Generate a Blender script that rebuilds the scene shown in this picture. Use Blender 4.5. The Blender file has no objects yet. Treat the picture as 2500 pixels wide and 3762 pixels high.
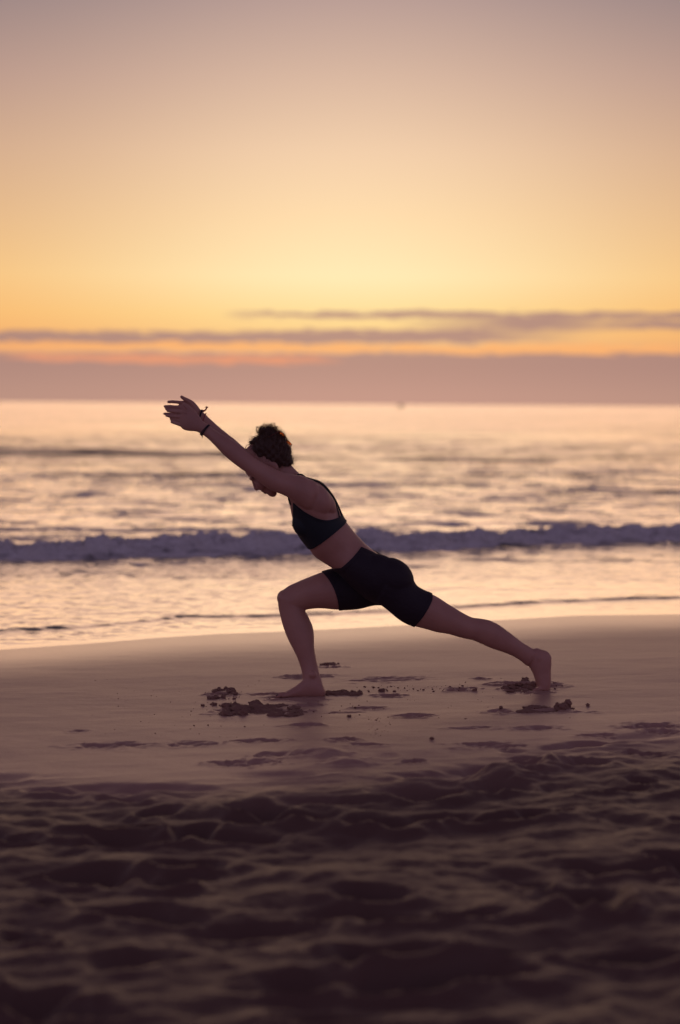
import bpy, bmesh, math, random
import numpy as np
from mathutils import Vector, Matrix
from mathutils.bvhtree import BVHTree
random.seed(7); rng = np.random.default_rng(7)
S = bpy.context.scene
C = S.collection

# ------------------------------------------------------------------ camera
CAM = np.array((0.0, -10.93, 1.345)); FPX = 8883.0; W, H = 2500.0, 3762.0
PITCH = math.atan(396/8883); ROLL = math.radians(0.42)
_f = np.array((0, math.cos(PITCH), -math.sin(PITCH))); _u0 = np.array((0, math.sin(PITCH), math.cos(PITCH))); _r0 = np.array((1.0, 0, 0))
_r = math.cos(ROLL)*_r0 + math.sin(ROLL)*_u0; _u = -math.sin(ROLL)*_r0 + math.cos(ROLL)*_u0
cam = bpy.data.objects.new('camera', bpy.data.cameras.new('camera')); C.objects.link(cam)
m = Matrix.Identity(4)
for i in range(3):
    m[i][0] = _r[i]; m[i][1] = _u[i]; m[i][2] = -_f[i]; m[i][3] = CAM[i]
cam.matrix_world = m
cd = cam.data; cd.sensor_fit = 'VERTICAL'; cd.sensor_height = 36; cd.sensor_width = 24; cd.lens = 85*8883/(85*3762/36)
cd.clip_start = 0.1; cd.clip_end = 60000
cd.dof.use_dof = True; cd.dof.focus_distance = 10.98; cd.dof.aperture_fstop = 2.0
S.camera = cam

def P(u, v, y):                       # a point seen at photo pixel (u, v), at depth plane y
    d = _f*FPX + _r*(u-W/2) + _u*(H/2-v)
    return CAM + d*((y-CAM[1])/d[1])
def PG(u, v, z):                      # ... on the level z
    d = _f*FPX + _r*(u-W/2) + _u*(H/2-v)
    return CAM + d*((z-CAM[2])/d[2])
def project(co):
    q = co-CAM; dz = q@_f
    return W/2+(q@_r)/dz*FPX, H/2-(q@_u)/dz*FPX

# ------------------------------------------------------------------ world: dusk sky
SUN_AZ = math.atan((1290-1250)/8883)      # glow centre, radians to the right of +Y
world = bpy.data.worlds.new('World'); S.world = world; world.use_nodes = True
nt = world.node_tree; nt.nodes.clear(); NL = nt.links
def N(kind, **kw):
    n = nt.nodes.new(kind)
    for k, v in kw.items(): setattr(n, k, v)
    return n
def setin(n, i, v):
    if hasattr(v, 'is_output'): nt.links.new(v, n.inputs[i])
    else: n.inputs[i].default_value = v
def M(op, a, b=0.0, c=0.0, clamp=False):
    n = N('ShaderNodeMath', operation=op); n.use_clamp = clamp
    setin(n, 0, a); setin(n, 1, b)
    if op in ('MULTIPLY_ADD', 'COMPARE', 'SMOOTH_MIN', 'SMOOTH_MAX'): setin(n, 2, c)
    return n.outputs[0]
def sstep(x, a, b):
    n = N('ShaderNodeMapRange', interpolation_type='SMOOTHSTEP'); n.clamp = True
    setin(n, 0, x); n.inputs[1].default_value = a; n.inputs[2].default_value = b
    n.inputs[3].default_value = 0; n.inputs[4].default_value = 1
    return n.outputs[0]
def lin(c): 
    return tuple(((x/255)/12.92 if x/255 <= .04045 else ((x/255+.055)/1.055)**2.4) for x in c)
def mixc(fac, a, b, op='MIX'):
    n = N('ShaderNodeMix', data_type='RGBA', blend_type=op); n.clamp_factor = True
    setin(n, 0, fac)
    for i, v in ((6, a), (7, b)):
        if hasattr(v, 'is_output'): nt.links.new(v, n.inputs[i])
        else: n.inputs[i].default_value = (*v[:3], 1)
    return n.outputs[2]
def ramp(x, stops):
    n = N('ShaderNodeValToRGB'); cr = n.color_ramp; cr.interpolation = 'B_SPLINE' if False else 'EASE'
    cr.interpolation = 'LINEAR'
    while len(cr.elements) > 1: cr.elements.remove(cr.elements[-1])
    cr.elements[0].position = stops[0][0]; cr.elements[0].color = (*stops[0][1], 1)
    for p, c in stops[1:]:
        e = cr.elements.new(p); e.color = (*c, 1)
    setin(n, 0, x); return n.outputs[0]
tc = N('ShaderNodeTexCoord'); sep = N('ShaderNodeSeparateXYZ'); NL.new(tc.outputs['Generated'], sep.inputs[0])
X, Y, Z = sep.outputs
elev = M('MULTIPLY', M('ARCSINE', Z), 57.2958)                       # degrees
az = M('MULTIPLY', M('SUBTRACT', M('ARCTAN2', X, Y), SUN_AZ), 57.2958)
ae = M('ABSOLUTE', elev)
# elevation ramp position: sqrt(e/90) gives room to the low sky
tpos = M('SQRT', M('DIVIDE', ae, 90.0))
def st(e, c, k=1.0):
    return (math.sqrt(e/90), tuple(min(x*k, 10) for x in lin(c)))
centre = ramp(tpos, [st(0, (200,152,138)), st(.5,(198,150,138)), st(.95, (232,172,140)), st(1.6, (255,208,140)), st(2.1, (258,222,152)), st(3.0, (262,236,182)),
                     st(4.4, (257,222,174)), st(5.9, (244,208,172)), st(7.6, (219,185,162)), st(9.6, (184,156,149)), st(14, (156,132,134)), st(25, (116,98,108)), st(50, (78,62,78)), st(90, (54,45,60))])
side = ramp(tpos, [st(0, (184,138,128)), st(.5,(180,136,130)), st(.95, (204,146,120)), st(1.6, (244,172,104)), st(2.1, (248,182,108)), st(3.0, (244,188,118)),
                   st(4.4, (224,177,130)), st(5.9, (206,165,135)), st(7.6, (182,148,136)), st(9.6, (146,127,128)), st(14, (134,116,122)), st(25, (110,94,106)), st(50, (78,62,78)), st(90, (54,45,60))])
back = ramp(tpos, [st(0, (136,118,142)), st(6, (144,126,154)), st(14, (142,127,158)), st(30, (118,108,138)), st(60, (72,61,80)), st(90, (54,45,60))])
g1 = M('POWER', 2.71828, M('MULTIPLY', -1.0, M('POWER', M('DIVIDE', M('ABSOLUTE', az), 6.8), 2.0)))
g2 = sstep(M('ABSOLUTE', az), 14, 120)
sky = mixc(g1, side, centre); sky = mixc(g2, sky, back)
# cloud streaks low over the sea
def noise(sx, sy, off, detail=3, rough=.55):
    c = N('ShaderNodeCombineXYZ'); setin(c, 0, M('MULTIPLY', az, sx)); setin(c, 1, M('MULTIPLY', elev, sy)); c.inputs[2].default_value = off
    n = N('ShaderNodeTexNoise'); NL.new(c.outputs[0], n.inputs['Vector']); n.inputs['Scale'].default_value = 1
    n.inputs['Detail'].default_value = detail; n.inputs['Roughness'].default_value = rough
    return M('SUBTRACT', n.outputs[0], .5)
nw = noise(.55, 3.0, 1.0, 4); nf = noise(1.6, 14, 5.0, 4); nb = noise(.3, 1.4, 9.0, 2)
nz = M('ADD', M('MULTIPLY', nw, .26), M('MULTIPLY', nf, .27))
ee = M('ADD', elev, nz)
def band(top, ht, soft_top=.06, soft_bot=.10, slope=0.0, x0=-400, x1=400, fx=3.0):
    e2 = M('SUBTRACT', ee, M('MULTIPLY', az, slope))
    t = M('MULTIPLY', M('SUBTRACT', 1.0, sstep(e2, top-soft_top, top+soft_top)), sstep(e2, top-ht-soft_bot, top-ht+soft_bot))
    t = M('MULTIPLY', t, sstep(M('ADD', az, M('MULTIPLY', nb, 3.0)), x0-fx, x0+fx)) if x0 > -300 else t
    t = M('MULTIPLY', t, M('SUBTRACT', 1.0, sstep(M('ADD', az, M('MULTIPLY', nb, 3.0)), x1-fx, x1+fx))) if x1 < 300 else t
    return t
cl_dark = mixc(g1, lin((172,134,124)), lin((184,144,130)))
cl_mix = mixc(g2, cl_dark, back)
bank = M('SUBTRACT', 1.0, sstep(M('SUBTRACT', ee, M('MULTIPLY', az, .010)), 1.16, 1.27))
s1 = band(1.74, .30, .04, .05, slope=.012, x1=4.6, fx=1.6)               # left streak
s2 = band(2.19, .15, .035, .06, x0=-2.2, x1=400, fx=.9)      # thin upper streak, right
s3 = band(2.14, .40, .05, .10, x0=2.6, x1=5.6, fx=1.4)       # right body
s4 = band(2.02, .22, .05, .08, x0=5.0, x1=400, fx=2.5)      # middle
streaks = M('MAXIMUM', M('MAXIMUM', s1, s2), M('MAXIMUM', s3, s4))
streaks = M('MULTIPLY', streaks, .95)
sky = mixc(streaks, sky, cl_mix)
glowc = mixc(g1, lin((240,166,118)), lin((232,170,128)))
sky = mixc(M('MULTIPLY', bank, .95), sky, mixc(sstep(elev, 0.0, 1.2), mixc(g1, lin((186,145,128)), lin((201,155,137))), cl_mix))
p1 = band(1.11, .16, .03, .04, x0=-7.6, x1=-.9, fx=.6)        # pink gap inside the bank, left
p2 = band(1.42, .18, .03, .04, x1=9.0, fx=3)
sky = mixc(M('MULTIPLY', p1, .8), sky, lin((240,158,116)))
sky = mixc(M('MULTIPLY', p2, .8), sky, lin((255,180,112)))
sky = mixc(sstep(elev, -0.02, -3.0), sky, lin((70,58,66)))
bg = N('ShaderNodeBackground'); setin(bg, 0, sky); bg.inputs[1].default_value = 1.0
out = N('ShaderNodeOutputWorld'); NL.new(bg.outputs[0], out.inputs[0])

# ------------------------------------------------------------------ sun (veiled, just over the sea)
sun = bpy.data.objects.new('sun', bpy.data.lights.new('sun', 'SUN')); C.objects.link(sun)
sun.data.energy = 0.24; sun.data.angle = math.radians(30); sun.data.color = (1.0, .585, .36)
sd = Vector((math.sin(SUN_AZ), math.cos(SUN_AZ), math.tan(math.radians(4.5)))).normalized()
sun.rotation_euler = sd.to_track_quat('Z', 'Y').to_euler(); sun.location = (0, 40, 6)
S.view_settings.view_transform = 'Standard'; S.view_settings.look = 'None'; S.view_settings.exposure = 0; S.view_settings.gamma = 1
S.view_settings.use_curve_mapping = False
S.render.engine = 'CYCLES'

# ------------------------------------------------------------------ helpers
def mat(name, base=(.5,.5,.5), rough=.6, spec=.5, **kw):
    mt = bpy.data.materials.new(name); mt.use_nodes = True
    b = mt.node_tree.nodes['Principled BSDF']
    b.inputs['Base Color'].default_value = (*base, 1); b.inputs['Roughness'].default_value = rough
    b.inputs['Specular IOR Level'].default_value = spec
    for k, v in kw.items(): b.inputs[k].default_value = v
    return mt
class T:                                    # tiny node helper on a material
    def __init__(s, mt): s.t = mt.node_tree; s.b = s.t.nodes['Principled BSDF']
    def n(s, kind, **kw):
        x = s.t.nodes.new(kind)
        for k, v in kw.items():
            if isinstance(k, str) and hasattr(x, k): setattr(x, k, v)
        return x
    def l(s, a, b): s.t.links.new(a, b)
    def noise(s, scale, detail=4, rough=.55, vec=None, stretch=None):
        x = s.t.nodes.new('ShaderNodeTexNoise'); x.inputs['Scale'].default_value = scale; x.inputs['Detail'].default_value = detail
        x.inputs['Roughness'].default_value = rough
        tcn = s.t.nodes.new('ShaderNodeTexCoord'); v = tcn.outputs['Object']
        if stretch:
            mp = s.t.nodes.new('ShaderNodeMapping'); mp.inputs['Scale'].default_value = stretch; s.l(v, mp.inputs[0]); v = mp.outputs[0]
        s.l(v, x.inputs['Vector']); return x.outputs[0]
    def bump(s, h, strength, dist, prev=None):
        x = s.t.nodes.new('ShaderNodeBump'); x.inputs['Strength'].default_value = strength; x.inputs['Distance'].default_value = dist
        s.l(h, x.inputs['Height'])
        if prev: s.l(prev, x.inputs['Normal'])
        return x.outputs[0]
    def maprange(s, v, a, b, c, d):
        x = s.t.nodes.new('ShaderNodeMapRange'); s.l(v, x.inputs[0])
        for i, q in enumerate((a, b, c, d)): x.inputs[i+1].default_value = q
        return x.outputs[0]
    def attr(s, name):
        x = s.t.nodes.new('ShaderNodeAttribute'); x.attribute_name = name; return x.outputs['Fac']
    def mix(s, f, a, b):
        x = s.t.nodes.new('ShaderNodeMix'); x.data_type = 'RGBA'
        if hasattr(f, 'is_output'): s.l(f, x.inputs[0])
        else: x.inputs[0].default_value = f
        for i, v in ((6, a), (7, b)):
            if hasattr(v, 'is_output'): s.l(v, x.inputs[i])
            else: x.inputs[i].default_value = (*v, 1)
        return x.outputs[2]

def mesh_obj(name, verts, faces, material=None, parent=None, smooth=True):
    me = bpy.data.meshes.new(name)
    if isinstance(faces, np.ndarray):
        nf, k = faces.shape; verts = np.asarray(verts, dtype=np.float32)
        me.vertices.add(len(verts)); me.vertices.foreach_set('co', verts.ravel())
        me.loops.add(nf*k); me.loops.foreach_set('vertex_index', faces.astype(np.int32).ravel())
        me.polygons.add(nf); me.polygons.foreach_set('loop_start', np.arange(0, nf*k, k, dtype=np.int32))
        me.update(calc_edges=True); me.validate()
    else:
        me.from_pydata([tuple(map(float, v)) for v in verts], [], faces); me.update()
    me.polygons.foreach_set('use_smooth', [smooth]*len(me.polygons))
    o = bpy.data.objects.new(name, me); C.objects.link(o)
    if material: me.materials.append(material)
    if parent: o.parent = parent
    return o
def tag(o, label=None, cat=None, group=None, kind=None):
    for k, v in (('label', label), ('category', cat), ('group', group), ('kind', kind)):
        if v: o[k] = v
    return o

_perm = rng.permutation(256); _perm = np.concatenate([_perm, _perm, _perm]); _ga = rng.random(256)*2*math.pi
_gx, _gy = np.cos(_ga), np.sin(_ga)
def perlin(x, y):
    xi = np.floor(x).astype(int); yi = np.floor(y).astype(int); xf = x-xi; yf = y-yi
    def g(i, j, dx, dy):
        h = _perm[(_perm[i & 255] + j) & 255]; return _gx[h]*dx + _gy[h]*dy
    u = xf*xf*xf*(xf*(xf*6-15)+10); v = yf*yf*yf*(yf*(yf*6-15)+10)
    a = g(xi, yi, xf, yf); b = g(xi+1, yi, xf-1, yf); c = g(xi, yi+1, xf, yf-1); d = g(xi+1, yi+1, xf-1, yf-1)
    return ((a+(b-a)*u)*(1-v) + (c+(d-c)*u)*v)*1.5
def fbm(x, y, o=4, g=.5):
    r = 0; a = 1
    for k in range(o):
        r = r + a*perlin(x*2**k+k*17.3, y*2**k+k*9.1); a *= g
    return r
def sm(x, a, b):
    t = np.clip((x-a)/(b-a), 0, 1); return t*t*(3-2*t)

# ------------------------------------------------------------------ shore curves (world)
SEA_Z = -0.10
def curve_from(px, z):
    pts = np.array([PG(u, v, z)[:2] for u, v in px]); return pts
_wl = curve_from([(0,2387),(319,2365),(558,2345),(797,2329),(1020,2321),(1250,2310),(1489,2297),(1848,2277),(2127,2261),(2500,2257)], SEA_Z)
_sf = curve_from([(0,2321),(319,2309),(510,2289),(677,2269),(1020,2269),(1250,2257),(1728,2233),(2127,2209),(2500,2197)], SEA_Z)
def ext(pts, x):                      # polyline y(x), straight continuation outside
    s = (pts[-1,1]-pts[0,1])/(pts[-1,0]-pts[0,0])*.6
    y = np.interp(x, pts[:,0], pts[:,1])
    y = y + np.where(x > pts[-1,0], (x-pts[-1,0])*s, 0) + np.where(x < pts[0,0], (x-pts[0,0])*s, 0)
    return y + np.where((x > pts[-1,0]) | (x < pts[0,0]), .35*np.sin(x*.35), 0)*np.clip(np.minimum(np.abs(x-pts[-1,0]), np.abs(x-pts[0,0])), 0, 1)
def Yw(x): return ext(_wl, x)
def Yf(x): return ext(_sf, x)

# ------------------------------------------------------------------ sand
def gp(u, v): return PG(u, v, 0.0)[:2]
D2F = 1.5944
prints = []        # (x, y, rx, ry, depth, rim)
def pr(dx, dy, wpx, ry, depth, rim=.25, rot=0.0, zlev=0):
    p = PG(dx*D2F, dy*D2F, zlev + .014 + .030*((dx*D2F-1250)/813)); d = p[1]-CAM[1]
    prints.append((p[0], p[1], wpx*D2F/FPX*d/2, ry, depth, rim, rot))
for a in [(762,1534,54,.06,.022),(690,1559,76,.07,.018),(745,1557,40,.05,.015),(1110,1565,36,.05,.012),(1205,1578,110,.09,.022),(1198,1591,72,.05,.02),
          (1270,1583,60,.07,.012),(897,1603,58,.055,.018),(1060,1590,70,.07,.012),(950,1650,72,.08,.013),(1150,1640,56,.07,.014),(1258,1637,90,.07,.016),
          (850,1631,80,.04,.010),(705,1672,80,.05,.012),(790,1704,62,.06,.018),(850,1716,80,.05,.008),(510,1600,66,.05,.016),(700,1625,80,.05,.016),(790,1642,60,.03,.008),
          (1090,1676,90,.05,.008),(1240,1676,110,.06,.010),(1500,1672,120,.09,.016),(1530,1682,90,.06,.014),(1370,1692,90,.06,.010),(600,1708,110,.06,.012),(185,1688,60,.04,.008),
          (745,1735,100,.09,-.022),(800,1758,100,.10,-.02),(560,1760,140,.09,.014),(640,1740,120,.07,.010),(1290,1758,120,.09,-.03),(1160,1790,160,.12,-.03),(950,1752,60,.05,.014),
          (620,1600,80,.05,.012),(690,1612,110,.035,.014),(1240,1597,60,.035,.014),(655,1607,70,.04,.010),(600,1640,180,.10,.012),(900,1566,150,.12,.006),(1370,1640,40,.05,.003),(250,1720,160,.08,.010),(440,1715,120,.07,.008),(1130,1715,140,.08,.012),(1480,1730,120,.1,.014)]:
    pr(*a)
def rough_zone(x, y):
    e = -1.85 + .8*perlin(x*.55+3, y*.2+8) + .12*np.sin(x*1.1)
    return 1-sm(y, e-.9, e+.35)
def sand_z(x, y, detail=True):
    x = np.asarray(x, float); y = np.asarray(y, float)
    yw = Yw(x)
    tilt = .030*3.0*np.tanh(x/3.0) + .014
    y0 = 1.0
    f = np.clip((y-y0)/(yw-y0), 0, None)
    prof = np.where(f < 1, sm(f, -.25, 1.25), 0)
    a0, a1 = sm(np.array(0.), -.25, 1.25), sm(np.array(1.), -.25, 1.25)
    prof = (prof-a0)/(a1-a0)
    z = np.where(f <= 1, tilt*(1-prof) + SEA_Z*prof, SEA_Z-(y-yw)*.05)
    z = np.where(y < y0, tilt, z)
    z = z + .02*np.clip(-(y+2), 0, 30)**.8*.35
    if not detail: return z
    calm = sm(y, -9.5, -2)*(1-sm(y, yw-1.8, yw-.4))
    z = z + (.0035*fbm(x*1.3, y*1.6, 3) + .0012*fbm(x*5, y*7, 3))*np.where(y < yw-.2, 1, 0)*(1-sm(y, yw-1.5, yw-.3))
    R = rough_zone(x, y)
    for (px, py, rx, ry, dep, rim, rot) in prints:
        mk = (np.abs(x-px) < rx*2.2+.05) & (np.abs(y-py) < ry*2.4+.05)
        if not mk.any(): continue
        xx, yy = x[mk], y[mk]
        wob = 1+.55*perlin(xx*13+px*31, yy*15+py*7)+.28*perlin(xx*33+5, yy*37)
        r = np.sqrt(((xx-px)/rx)**2+((yy-py)/ry)**2)/wob
        if dep < 0: g = -dep*np.exp(-(r**2)*1.3)
        else: g = -dep*(1-sm(r, .72, 1.02)) *(.8+1.1*perlin(xx*24, yy*26)) + dep*rim*np.exp(-((r-1.12)/.16)**2)*(1+.8*perlin(xx*35, yy*30))
        z[mk] += g
    if R.max() > 0:
        z = z + R*(.024*fbm(x*1.7+5, y*2.0, 3, .5) - .012*np.abs(perlin(x*5.2+1, y*6.2+4)) + .007*perlin(x*9, y*11) - .006*np.abs(perlin(x*19, y*21)))
    return z
# random trodden prints in the loose sand near the camera
rp = []
for k in range(1800):
    px = random.uniform(-6.5, 6.5); py = random.uniform(-16, -.9)
    rp.append((px, py, random.uniform(.07, .17)*random.choice((.5,1,1)), random.uniform(.045, .11), random.uniform(.03, .08), random.uniform(-.6, .6)))
def axis_pts(segs):
    out_ = []
    for a, b, s in segs:
        n = max(1, int(round((b-a)/s))); out_ += list(np.linspace(a, b, n, endpoint=False))
    out_.append(segs[-1][1]); return np.array(out_)
gx = axis_pts([(-2500,-300,550),(-300,-40,26),(-40,-9,2.5),(-9,-3.2,.14),(-3.2,-1.4,.025),(-1.4,1.4,.0085),(1.4,3.2,.025),(3.2,9,.14),(9,40,2.5),(40,300,26),(300,2500,550)])
gy = axis_pts([(-600,-60,60),(-60,-16,4),(-16,-7.5,.10),(-7.5,-2.6,.016),(-2.6,-.9,.0125),(-.9,.9,.0075),(.9,6,.03),(6,20,.5)])
XX, YY = np.meshgrid(gx, gy); sh = XX.shape
zf = sand_z(XX.ravel().copy(), YY.ravel().copy()).reshape(sh)
RZ = rough_zone(XX, YY)
for (px, py, rx, ry, dep, rot) in rp:
    j0, j1 = np.searchsorted(gx, [px-rx*2.6, px+rx*2.6]); i0, i1 = np.searchsorted(gy, [py-ry*3, py+ry*3])
    if j1-j0 < 2 or i1-i0 < 2: continue
    xx = XX[i0:i1, j0:j1]-px; yy = YY[i0:i1, j0:j1]-py
    c, s = math.cos(rot), math.sin(rot); a = xx*c+yy*s; b = -xx*s+yy*c
    r = np.sqrt((a/rx)**2+(b/ry)**2)*(1-.22*perlin(xx*9+px*13, yy*10+py*5))
    g = -dep*np.exp(-(r**3)*.9)*(1+.35*np.clip(b/ry, -1, 1)) + dep*.22*np.exp(-((r-1.35)/.42)**2)*(1+.5*np.clip(-b/ry, -1, 1))
    zf[i0:i1, j0:j1] += g*RZ[i0:i1, j0:j1]
def grid_faces(nr, nc):
    idx = np.arange(nr*nc).reshape(nr, nc)
    return np.stack([idx[:-1,:-1], idx[:-1,1:], idx[1:,1:], idx[1:,:-1]], -1).reshape(-1, 4)
V = np.stack([XX, YY, zf], -1).reshape(-1, 3)
m_sand = mat('sand', (.30,.215,.17), .6, .5); t = T(m_sand)
wet = t.attr('wet'); loose = t.attr('loose')
n1 = t.noise(3.0, 5); n2 = t.noise(260, 3, .6); n3 = t.noise(38, 5, .6)
c1 = t.mix(t.maprange(n1, .3, .7, 0, 1), (.43,.24,.19), (.36,.195,.155))
c1 = t.mix(t.maprange(n2, .25, .75, 0, 1), c1, (.46,.275,.205))
c1 = t.mix(loose, c1, (.115,.060,.048))  # foreground shade and lens falloff painted in as a darker sand colour
t.l(c1, t.b.inputs['Base Color'])
r_ = t.n('ShaderNodeMath'); r_.operation = 'MULTIPLY_ADD'; t.l(wet, r_.inputs[0]); r_.inputs[1].default_value = -.22; r_.inputs[2].default_value = .50
r2 = t.n('ShaderNodeMath'); r2.operation = 'MULTIPLY_ADD'; t.l(loose, r2.inputs[0]); r2.inputs[1].default_value = .10; t.l(r_.outputs[0], r2.inputs[2])
t.l(r2.outputs[0], t.b.inputs['Roughness'])
sp = t.maprange(loose, 0, 1, .55, .34); t.l(sp, t.b.inputs['Specular IOR Level'])
b1 = t.bump(n3, .35, .004); b2 = t.bump(n2, .35, .0012, b1); t.l(b2, t.b.inputs['Normal'])
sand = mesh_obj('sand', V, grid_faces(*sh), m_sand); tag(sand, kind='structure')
def fattr(o, name, arr):
    a = o.data.attributes.new(name, 'FLOAT', 'POINT'); a.data.foreach_set('value', np.asarray(arr, np.float32).ravel())
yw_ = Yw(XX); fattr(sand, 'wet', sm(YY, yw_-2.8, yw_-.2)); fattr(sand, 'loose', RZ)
def ground(x, y): return float(sand_z(np.array([x]), np.array([y]))[0])

# ------------------------------------------------------------------ sea
_bk = curve_from([(0,2070),(400,2060),(800,2045),(1250,2035),(1560,2030),(1900,2010),(2500,1992)], SEA_Z)
def Yb(x): return ext(_bk, x)
d = [2.2+0.0]
ys = [2.0]
while ys[-1]-CAM[1] < 100: ys.append(ys[-1] + (.0010 if 19.5 < ys[-1]-CAM[1] < 27 else .0026)*(ys[-1]-CAM[1]))
while ys[-1] < 30000: ys.append(ys[-1] + .035*(ys[-1]-CAM[1]))
ys = np.array(ys)
sx_ = np.concatenate([-np.geomspace(2.2, .24, 26)[:-1], np.linspace(-.24, .24, 521), np.geomspace(.24, 2.2, 26)[1:]])
SX, SYY = np.meshgrid(sx_, ys); SXX = SX*(SYY-CAM[1])
x, y = SXX, SYY; dist = y-CAM[1]
yf, yw, yb = Yf(x), Yw(x), Yb(x)
edge = .10*fbm(x*1.1, x*0+3.3, 3)
sfr = y-(yf+edge)                                       # distance behind the swash front
s = y-(yb + .35*fbm(x*.35, x*0+1.7, 3) + .10*fbm(x*2.3, y*.4, 3))      # distance behind the breaker
behind = sm(s, .0, 1.5)
chopf = 1-sm(dist, 70, 160)
h = np.zeros_like(x)
# thin film with ripples between waterline and swash front
h += (.0048*fbm(x*6+2, y*12, 4, .6)*(1-.6*sm(x, -1.6, .6)) + .0008*fbm(x*5+2, y*16, 3))*sm(y-yw, .08, .5)
h += .013*sm(sfr, -.05, .05)*np.clip(1+.9*fbm(x*1.1, x*0+7, 4), .15, 2) + .004*np.exp(-(sfr/.12)**2) + .004*np.clip(sfr, 0, 6)
h += sm(sfr, .1, 1.2)*(.0045*fbm(x*1.3, y*2.2, 3) + .0016*fbm(x*5.3, y*9, 2))*(1-behind)
# breaker
cr = .9+.22*fbm(x*.28+4, x*0, 2)+.22*fbm(x*1.9, x*0+5, 3)
br = np.where(s > 0, np.exp(-(np.abs(s)/1.3)**1.6), np.exp(-(np.abs(s)/.22)**2.2))
amp = .135*cr
h += amp*br*(1+.10*fbm(x*3.1, y*3.5, 4, .6))
lump = np.exp(-((s+.05)/.38)**2)
h += lump*(.075*fbm(x*2.3, y*3.4+h*9, 5, .62))
h += lump*(.034*np.abs(perlin(x*7.3+1, y*8+h*20)) + .02*perlin(x*13, y*11+h*30))
h += .014*np.exp(-((s+.45)/.30)**2)*fbm(x*3, y*4, 3)
# broken water behind and rolling swell
h += behind*chopf*(.021*fbm(x*.42, y*.95, 3, .55) + .0075*fbm(x*1.9, y*3.2, 3, .6))
def crest(x, yc, hgt, wf, wb, x0, x1, fx):
    q = y-(yc+.6*fbm(x*.09+yc, x*0, 2)); k = np.where(q > 0, np.exp(-(q/wb)**2), np.exp(-(q/wf)**2))
    return hgt*k*sm(x, x0-fx, x0+fx)*(1-sm(x, x1-fx, x1+fx))*(1+.35*fbm(x*.35, y*.1+yc, 3))
h += crest(x, 52.0, .15, .8, 2.4, -30, -1.4, 1.6) + crest(x, 50.5, .13, .8, 2.2, 1.5, 5.4, 1.2) + crest(x, 80, .12, 1.0, 4, 1.2, 6.0, 2.5)
h += crest(x, 35.5, .08, .6, 2, -12, -1.0, 1.5) + crest(x, 31, .05, .5, 1.6, -3.2, 2.8, 1.6) + crest(x, 28.5, .05, .5, 1.5, 3.0, 7, 1.0) + crest(x, 40, .07, .7, 2, 2.5, 7, 1.5)
h += crest(x, 110, .12, 2, 5, -40, 30, 3) + crest(x, 68, .09, 1.2, 3, -3, 9, 2)
h += sm(dist, 30, 60)*(1-sm(dist, 130, 400))*.10*perlin(x*.05, y*.22)
# foam cover
foam = np.clip(np.exp(-((s+.12)/.42)**2)*(1.0+.9*fbm(x*2.1, y*3+h*14, 3, .6)), 0, 1)
foam = np.maximum(foam, sm(s, -.3, .1)*(1-sm(s, .5, 2.6))*.75)
patch = sm(fbm(x*.9+9, y*1.1, 5, .7), -.05, .8)*sm(s, .4, 2)*(1-sm(dist, 40, 62))
foam = np.maximum(foam, patch*.72)
foam = np.maximum(foam, sm(fbm(x*.9+4, y*1.3+3, 4, .6), .05, .8)*sm(sfr, 2.0, 5.5)*(1-sm(s, -.5, 0))*.55)
foam = np.maximum(foam, .35*np.exp(-((sfr-.12)/.16)**2)*sm(fbm(x*4, y*7, 3), -.2, .6))
zz = SEA_Z+h
V = np.stack([x, y, zz], -1).reshape(-1, 3)
m_sea = mat('sea_water', (.045,.042,.05), .10, .5, IOR=1.333); t = T(m_sea)
fo = t.attr('foam'); nfo = t.noise(7, 5, .7, stretch=(1, 1.4, 1)); 
a_ = t.n('ShaderNodeMath'); a_.operation = 'MULTIPLY_ADD'; t.l(nfo, a_.inputs[0]); a_.inputs[1].default_value = 1.1; a_.inputs[2].default_value = -.60
a2 = t.n('ShaderNodeMath'); a2.operation = 'ADD'; t.l(fo, a2.inputs[0]); t.l(a_.outputs[0], a2.inputs[1])
fm = t.maprange(a2.outputs[0], .12, .62, 0, 1)
t.l(t.mix(fm, (.045,.040,.046), (.85,.80,.80)), t.b.inputs['Base Color'])
t.l(t.maprange(fm, 0, 1, .10, .75), t.b.inputs['Roughness'])
nA = t.noise(1.3, 5, .62, stretch=(.45, 1.2, 1)); nB = t.noise(.16, 5, .6, stretch=(.35, 1.5, 1)); nC = t.noise(14, 4, .6, stretch=(.6, 1.2, 1)); 
far = t.attr('far')
bA = t.n('ShaderNodeBump'); bA.inputs['Distance'].default_value = .09; t.l(nA, bA.inputs['Height']); t.l(t.maprange(far, 0, 1, .0, 1.0), bA.inputs['Strength'])
bB = t.n('ShaderNodeBump'); bB.inputs['Distance'].default_value = 1.5; t.l(nB, bB.inputs['Height']); t.l(t.maprange(far, 0, 1, 0, .9), bB.inputs['Strength']); t.l(bA.outputs[0], bB.inputs['Normal'])
bC = t.bump(nC, .22, .006, bB.outputs[0]); bF = t.n('ShaderNodeBump'); bF.inputs['Distance'].default_value = .22; t.l(t.noise(4.2, 5, .68, stretch=(1,1,1.6)), bF.inputs['Height']); t.l(t.maprange(fm, 0, 1, 0, .9), bF.inputs['Strength']); t.l(bC, bF.inputs['Normal']); bC = bF.outputs[0]; t.l(bC, t.b.inputs['Normal'])
sea = mesh_obj('sea', V, grid_faces(*x.shape), m_sea); tag(sea, kind='structure')
fattr(sea, 'foam', foam); fattr(sea, 'far', sm(np.log(dist), math.log(22), math.log(80)))

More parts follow.
